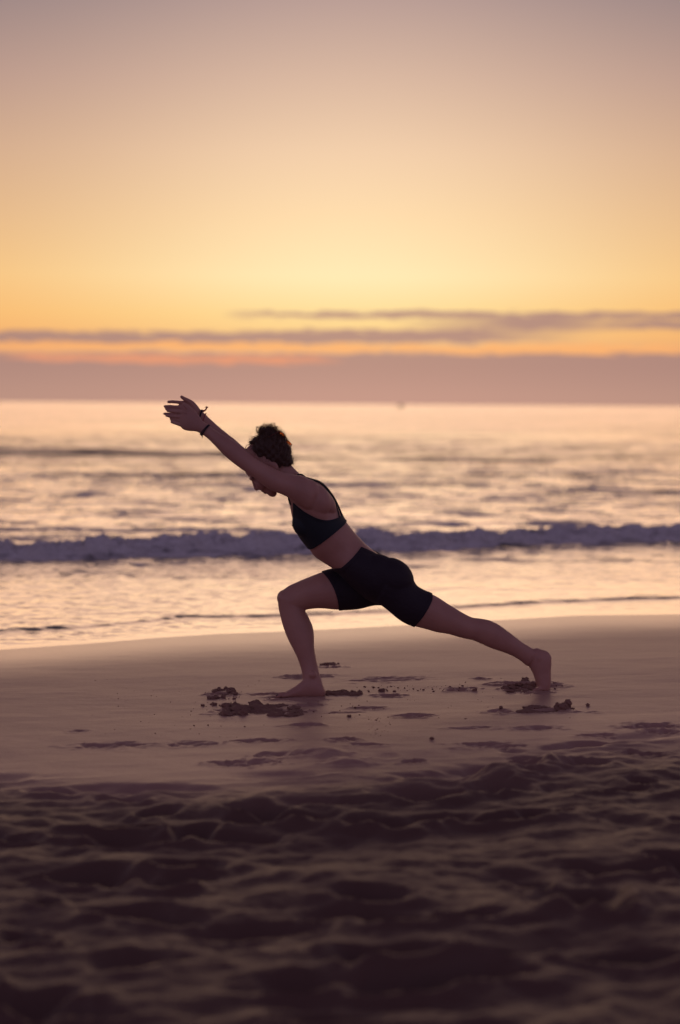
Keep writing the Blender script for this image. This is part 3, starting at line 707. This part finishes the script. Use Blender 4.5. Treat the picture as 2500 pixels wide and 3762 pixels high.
for k in range(2300):
    i = random.choice(cand); topf = max(0, min(1, (1650-hvv[i])/70))
    curl(hv[i]-hn[i]*.002, hn[i], random.uniform(.009, .018)*(1+1.1*topf), random.uniform(.003, .007), random.uniform(.5, 1.3), random.uniform(.0006, .0011), 0)
for k in range(220):                                    # loose flyaways on the crown and nape
    i = random.choice(cand)
    if not (hvv[i] < 1600 or (hu[i] > 1058)): continue
    curl(hv[i], hn[i], random.uniform(.025, .045), random.uniform(.006, .011), random.uniform(.5, 1.0), .0006)
def hero(px, y, r): r *= 1.7; tube(q, catmull([P(*z3(a, b), y) for a, b in px], 5), list(np.linspace(r, r*.35, (len(px)-1)*5+1)), 5)
top = np.where((hvv < 1592) & (hu < 1030))[0]
for k in range(70):
    i = random.choice(top); curl(hv[i], hn[i], random.uniform(.022, .042), random.uniform(.006, .011), random.uniform(.5, 1.1), random.uniform(.0007, .0014))
hero([(560,380),(500,345),(482,300),(495,262),(522,236)], HY-.02, .0016); hero([(600,360),(572,315),(570,270),(590,240),(608,240)], HY-.03, .0030)
hero([(855,330),(838,260),(826,205),(838,170),(850,215),(842,260)], HY+.01, .0009); hero([(850,330),(880,270),(885,235),(915,245)], HY, .0009)
hero([(870,340),(900,290),(940,265),(992,262)], HY-.01, .0007); hero([(880,360),(930,310),(965,290),(985,310),(965,345)], HY+.02, .0006)
hero([(700,320),(690,270),(720,225),(770,195),(810,190)], HY+.02, .0006); hero([(1150,960),(1200,965),(1238,930),(1240,880),(1215,840)], HY-.02, .0007)
hero([(1160,970),(1190,930),(1205,880),(1180,830),(1160,770)], HY-.01, .0009); hero([(1150,980),(1220,1000),(1270,1050),(1290,1070)], HY-.02, .0005)
hero([(880,350),(840,375),(860,400),(895,370),(880,335)], HY-.04, .0008); hero([(300,700),(280,650),(310,600),(345,585)], HY-.03, .0012)
m_curl = mat('backlit_brown_strands', (.10,.042,.02), .5, .45); hc = mesh_obj('hair_curls', q.v, q.f, m_curl, person)  # lighter than the hair base: warm backlight put into the strand colour

# ---- bracelets
m_cord = mat('black_cord', (.015,.012,.018), .8); m_red = mat('red_thread', (.30,.030,.035), .8)
def bracelet(pa, pb, y, b, r, name, material, n=2, spread=.003):
    root = bpy.data.objects.new(name, None); C.objects.link(root); root.parent = person; root['label'] = None or ''
    del root['label']
    p, q_ = P(*pa, y), P(*pb, y); c = (p+q_)/2; a = (p-q_)/2; ax = np.cross(a, (0, 1, 0)); ax /= np.linalg.norm(ax)
    for k in range(n):
        s_ = Shell(); pts = []
        for j in range(33):
            th = j/32*2*math.pi; pts.append(c + a*1.06*math.cos(th) + np.array((0, b*1.1, 0))*math.sin(th) + ax*(spread*(k-(n-1)/2)*(1+.8*math.sin(th+k*2))))
        tube(s_, pts, r, 8); mesh_obj('cord', s_.v, s_.f, material, root)
    return root
br1 = bracelet(z2(1088,742), z2(944,932), hy-.004, .021, .0021, 'bracelet', m_cord, 3, .0035); br1['label'] = 'black cord bracelet on the near wrist'
s_ = Shell(); tube(s_, [P(*z2(950,925), hy-.006), P(*z2(963,960), hy-.006), P(*z2(962,1000), hy-.006)], [.0022,.0018,.0008], 6); mesh_obj('cord_end', s_.v, s_.f, m_cord, br1)
br2 = bracelet(z2(965,455), z2(905,640), fy, .022, .0021, 'bracelet', m_cord, 2, .004); br2['label'] = 'dark cord bracelet with red thread tassel on the far wrist'
s_ = Shell(); ell(s_, P(*z2(985,470), fy-.01), (.006,.005,.005)); tube(s_, [P(*z2(985,470), fy-.01), P(*z2(1020,455), fy-.012), P(*z2(1040,425), fy-.012)], [.003,.0036,.0036], 7)
for k in range(14):
    a = -.9+.16*k+random.uniform(-.08, .08); tube(s_, [P(*z2(1030,440), fy-.012), P(*z2(1045+18*math.sin(a), 415-18*math.cos(a)), fy-.012+random.uniform(-.006,.006)), P(*z2(1045+42*math.sin(a), 418-38*math.cos(a)), fy-.012+random.uniform(-.01,.01))], [.0009,.0008,.0005], 4)
mesh_obj('tassel', s_.v, s_.f, m_red, br2)
s_ = Shell()
th_ = bracelet(z2(1030,520), z2(965,700), fy-.0, .023, .0020, 'bracelet', m_red, 1, .003); th_['label'] = 'thin red thread bracelet on the far wrist'

# ---- sunglasses pushed up on the head
m_lens = mat('orange_tinted_lens', (.62,.17,.05), .05, .5); T(m_lens).b.inputs['Transmission Weight'].default_value = .92; T(m_lens).b.inputs['IOR'].default_value = 1.15
m_frame = mat('amber_red_frame', (.20,.02,.015), .3, .5, **{'Transmission Weight': .3})
sg = bpy.data.objects.new('sunglasses', None); C.objects.link(sg); gc = P(1043, 1614, HY+.0); sg.location = gc
tag(sg, 'orange tinted sunglasses pushed up on the back of the curly brown hair', 'sunglasses')
ga, gb = P(1036,1594,HY-.033), P(1061,1626,HY+.030)
wdir = gb-ga; wdir /= np.linalg.norm(wdir); up_ = np.array((.55, -.50, .55)); up_ = np.cross(wdir, np.array((.80, .0, .60))); up_ /= np.linalg.norm(up_); nd = np.cross(wdir, up_); nd /= np.linalg.norm(nd)
if nd[2] < 0: nd = -nd
up_ = up_*math.cos(.45)+nd*math.sin(.45)
for c_ in (ga, gb):
    K = 28; ring = []; lv = [c_+nd*.004-gc]
    for k in range(K):
        a = k/K*2*math.pi; w_ = math.copysign(abs(math.cos(a))**.8, math.cos(a))*.022; h_ = math.copysign(abs(math.sin(a))**.85, math.sin(a))*.016
        ring.append(c_+wdir*w_+up_*h_); lv.append(ring[-1]-gc)
    o = mesh_obj('lens', lv, [(0, 1+k, 1+(k+1) % K) for k in range(K)], m_lens, sg); md = o.modifiers.new('s', 'SOLIDIFY'); md.thickness = .0018
    s_ = Shell(); tube(s_, [p-gc for p in ring]+[ring[0]-gc], .0016, 6); mesh_obj('lens_rim', s_.v, s_.f, m_frame, sg)
s_ = Shell(); tube(s_, [ga+wdir*.024-gc, (ga+gb)/2+up_*.006+nd*.004-gc, gb-wdir*.024-gc], .0016, 6); mesh_obj('bridge', s_.v, s_.f, m_frame, sg)
for c_, k in ((ga, -1), (gb, 1)):
    s_ = Shell(); a = c_+wdir*k*.025; tube(s_, [a-gc, a-nd*.05+wdir*k*.012-gc, a-nd*.10+wdir*k*.004-up_*.02-gc], .0016, 6); mesh_obj('temple', s_.v, s_.f, m_frame, sg)

# ------------------------------------------------------------------ sand lumps
m_wet = mat('damp_sand_lump', (.25,.135,.10), .8, .25); t = T(m_wet)
t.l(t.bump(t.noise(90, 4, .6), .6, .004), t.b.inputs['Normal'])
def lump_shape(c, r, seed, n=7):
    v = []; f = []
    for i in range(n+1):
        a = math.pi*(i+.03)/(n+.06)
        for j in range(2*n):
            b = math.pi*j/n; dx, dy, dz = math.sin(a)*math.cos(b), math.sin(a)*math.sin(b), math.cos(a)
            k = 1+.35*math.sin(3.1*dx+seed)*math.cos(2.7*dy+seed*1.7)+.22*math.sin(5.3*dz+4.1*dx+seed*2.3)+.10*math.sin(9*dy+seed*5)
            v.append((c[0]+dx*r[0]*k, c[1]+dy*r[1]*k, c[2]+dz*r[2]*k))
    k = 2*n
    for i in range(n):
        for j in range(k): f.append((i*k+j, i*k+(j+1) % k, (i+1)*k+(j+1) % k, (i+1)*k+j))
    f.append(tuple(range(k))[::-1]); f.append(tuple(n*k+j for j in range(k)))
    return v, f
def gD(dx, dy):
    u, v = dx*D2F, dy*D2F; z = 0.0
    for k in range(4): p = PG(u, v, z); z = ground(p[0], p[1])
    return np.array((p[0], p[1], z))
def heap(name, label, items, vox=.004):
    s_ = Shell()
    for k, (dx, dy, w_, h_, dpt) in enumerate(items):
        p = gD(dx, dy); s_.add(*lump_shape((p[0], p[1], p[2]+h_*.25), (w_, dpt, h_*.8), k*1.37+w_*50, 8))
    q0 = np.array([gD(a[0], a[1]) for a in items]); c0 = (q0.min(0)+q0.max(0))/2; r0 = (q0.max(0)-q0.min(0))/2*.92+.004
    s_.add(*lump_shape((c0[0], c0[1], c0[2]-.006), (r0[0], r0[1]+.01, .008), 1.0, 10))
    v, f = voxel(s_, vox); n_ = vnormals(v, f); 
    k_ = (perlin(v[:, 0]*55+v[:, 2]*70, v[:, 1]*55)+.6*perlin(v[:, 0]*120, v[:, 2]*120+v[:, 1]*90))*.0035
    v = v + n_*k_[:, None]
    o = mesh_obj(name, v, f, m_wet); tag(o, label, 'sand heap'); return o
R = random.Random(3)
items = []
for k in range(46):
    dx = R.uniform(515, 690); e = math.sin((dx-505)/190*math.pi)**.6; dy = R.uniform(1627, 1650); items.append((dx, dy, R.uniform(.012,.035), R.uniform(.007,.016)*(1.25 if dx < 610 else .7), R.uniform(.015,.04)))
items += [(525,1630,.022,.018,.03),(545,1628,.02,.018,.03),(590,1627,.026,.024,.03),(600,1634,.035,.018,.04),(560,1636,.05,.018,.05),(640,1634,.05,.016,.04),(620,1644,.05,.010,.04),(575,1645,.035,.010,.03),(680,1641,.05,.007,.03)]
heap('sand_heap', 'large lumpy heap of dug up dark sand in front of the front foot', items)
items = [(R.uniform(490,545), R.uniform(1594,1600), R.uniform(.008,.018), R.uniform(.006,.012), R.uniform(.01,.03)) for k in range(14)]+[(490,1610,.02,.012,.02),(500,1608,.014,.012,.02),(516,1608,.010,.014,.015)]
heap('sand_heap', 'small crumbly ridge of sand left of and behind the large heap', items, .003)
items = [(R.uniform(752,835), R.uniform(1596,1602), R.uniform(.008,.02), R.uniform(.006,.013), R.uniform(.015,.03)) for k in range(26)]+[(788,1596,.02,.014,.02),(815,1597,.016,.012,.02)]
heap('sand_heap', 'low dark ridge of pushed up sand behind the heel of the front foot', items, .003)
items = [(1215,1641,.04,.014,.04),(1235,1640,.035,.014,.03),(1225,1636,.03,.012,.03),(1260,1636,.05,.012,.04),(1280,1637,.04,.014,.03),(1296,1634,.028,.022,.03),(1304,1630,.022,.028,.025),(1290,1631,.018,.020,.02),(1245,1631,.04,.008,.03)]
heap('sand_heap', 'broken slab of damp sand with a tall knob below the back foot', items, .003)
items = [(R.uniform(1165,1250), R.uniform(1576,1590), R.uniform(.012,.025), R.uniform(.005,.010), R.uniform(.015,.03)) for k in range(22)]+[(1235,1588,.03,.012,.03),(1250,1590,.03,.012,.03)]
heap('sand_heap', 'scattered sand lumps pushed up in front of the toes of the back foot', items, .003)
items = [(R.uniform(1168,1212), R.uniform(1590,1593), R.uniform(.014,.02), R.uniform(.005,.009), R.uniform(.01,.02)) for k in range(10)]
heap('sand_heap', 'thin rim of sand lumps left of the back foot', items, .003)
items = [(R.uniform(742,782), R.uniform(1529,1534), R.uniform(.008,.014), R.uniform(.005,.010), R.uniform(.01,.02)) for k in range(10)]
heap('sand_heap', 'crumbly rim of a footprint nearest the water behind the front shin', items, .003)
def clod(label, dx, dy, r, sq_=.8):
    p = gD(dx, dy); v, f = lump_shape((0, 0, 0), (r, r*.9, r*sq_), dx*.37); o = mesh_obj('sand_clod', v, f, m_wet); o.location = (p[0], p[1], p[2]+r*.45)
    tag(o, label, 'sand clod', 'loose clods of sand around the feet')
clod('lone round clod of sand farthest right, right of the broken slab', 1355, 1627, .009)
clod('small clod just right of the broken sand slab', 1320, 1635, .008, .5)
clod('dark clod left of the back foot in the row of crumbs', 1094, 1592, .010)
clod('clod beside the shallow footprint between the two feet, nearer the viewer', 1155, 1643, .008)
clod('clod right of the long heel ridge, largest in the line of crumbs', 880, 1593, .013, .6)
clod('small clod below the front foot and right of the large heap', 805, 1652, .009, .6)
clod('clod at the left end of the long thin furrow', 819, 1632, .007, .6)
clod('clod on the rim of a footprint in the foreground, right of centre', 996, 1704, .009, .7)
clod('flat clod at far left of the large heap', 468, 1627, .009, .5)
clod('clod just left of the large heap', 484, 1611, .008, .8)
clod('small clod above the left tip of the large heap', 496, 1625, .009, .8)
# crumbs
s_ = Shell(); R = random.Random(11)
def crumbs(n, x0, x1, y0, y1, r0, r1):
    for k in range(n):
        dx = R.uniform(x0, x1); dy = y0+(y1-y0)*R.random(); p = gD(dx, dy); r = r0*(r1/r0)**(R.random()**2.2)
        s_.add(*lump_shape((p[0], p[1], p[2]+r*.3), (r*R.uniform(.8,1.4), r, r*.8), R.random()*9, 3))
crumbs(70, 840, 1090, 1580, 1594, .0015, .006); crumbs(50, 470, 560, 1590, 1630, .0015, .006); crumbs(45, 700, 860, 1585, 1660, .0012, .004)
crumbs(40, 860, 1320, 1560, 1660, .0012, .004); crumbs(40, 430, 700, 1600, 1680, .0012, .004); crumbs(40, 1150, 1300, 1570, 1600, .0015, .006); crumbs(50, 200, 600, 1560, 1700, .001, .0028); crumbs(40, 850, 900, 1650, 1700, .001, .003)
cr_ = mesh_obj('sand_crumbs', s_.v, s_.f, m_wet); tag(cr_, 'tiny dark crumbs of sand scattered round the feet', 'sand crumbs', kind='stuff')

# ------------------------------------------------------------------ far boat on the horizon
bt = bpy.data.objects.new('boat', None); C.objects.link(bt); bp = P(925*D2F, 1494, 1400); bt.location = (bp[0], bp[1], SEA_Z)
tag(bt, 'tiny dark boat far out on the horizon right of the head', 'boat')
m_hull = mat('dark_hull', (.08,.06,.06), .6)
bm = bmesh.new()
prof = [(-2.2,0),( -2.4,.9),(-1.6,.75),(1.6,.75),(2.6,1.1),(1.9,0)]
vs = [[bm.verts.new((a, s2*w_, b)) for a, b in prof] for s2, w_ in ((-1,.8),(1,.8))]
bm.faces.new(vs[0]); bm.faces.new(vs[1][::-1])
for i in range(6): bm.faces.new((vs[0][i], vs[1][i], vs[1][(i+1) % 6], vs[0][(i+1) % 6]))
me = bpy.data.meshes.new('hull'); bm.to_mesh(me); bm.free(); o = bpy.data.objects.new('hull', me); me.materials.append(m_hull); C.objects.link(o); o.parent = bt
bm = bmesh.new(); bmesh.ops.create_cube(bm, size=1); bmesh.ops.scale(bm, vec=(1.4,1.0,1.1), verts=bm.verts); bmesh.ops.translate(bm, vec=(-.5,0,1.29), verts=bm.verts)
me = bpy.data.meshes.new('cabin'); bm.to_mesh(me); bm.free(); o = bpy.data.objects.new('cabin', me); me.materials.append(m_hull); C.objects.link(o); o.parent = bt
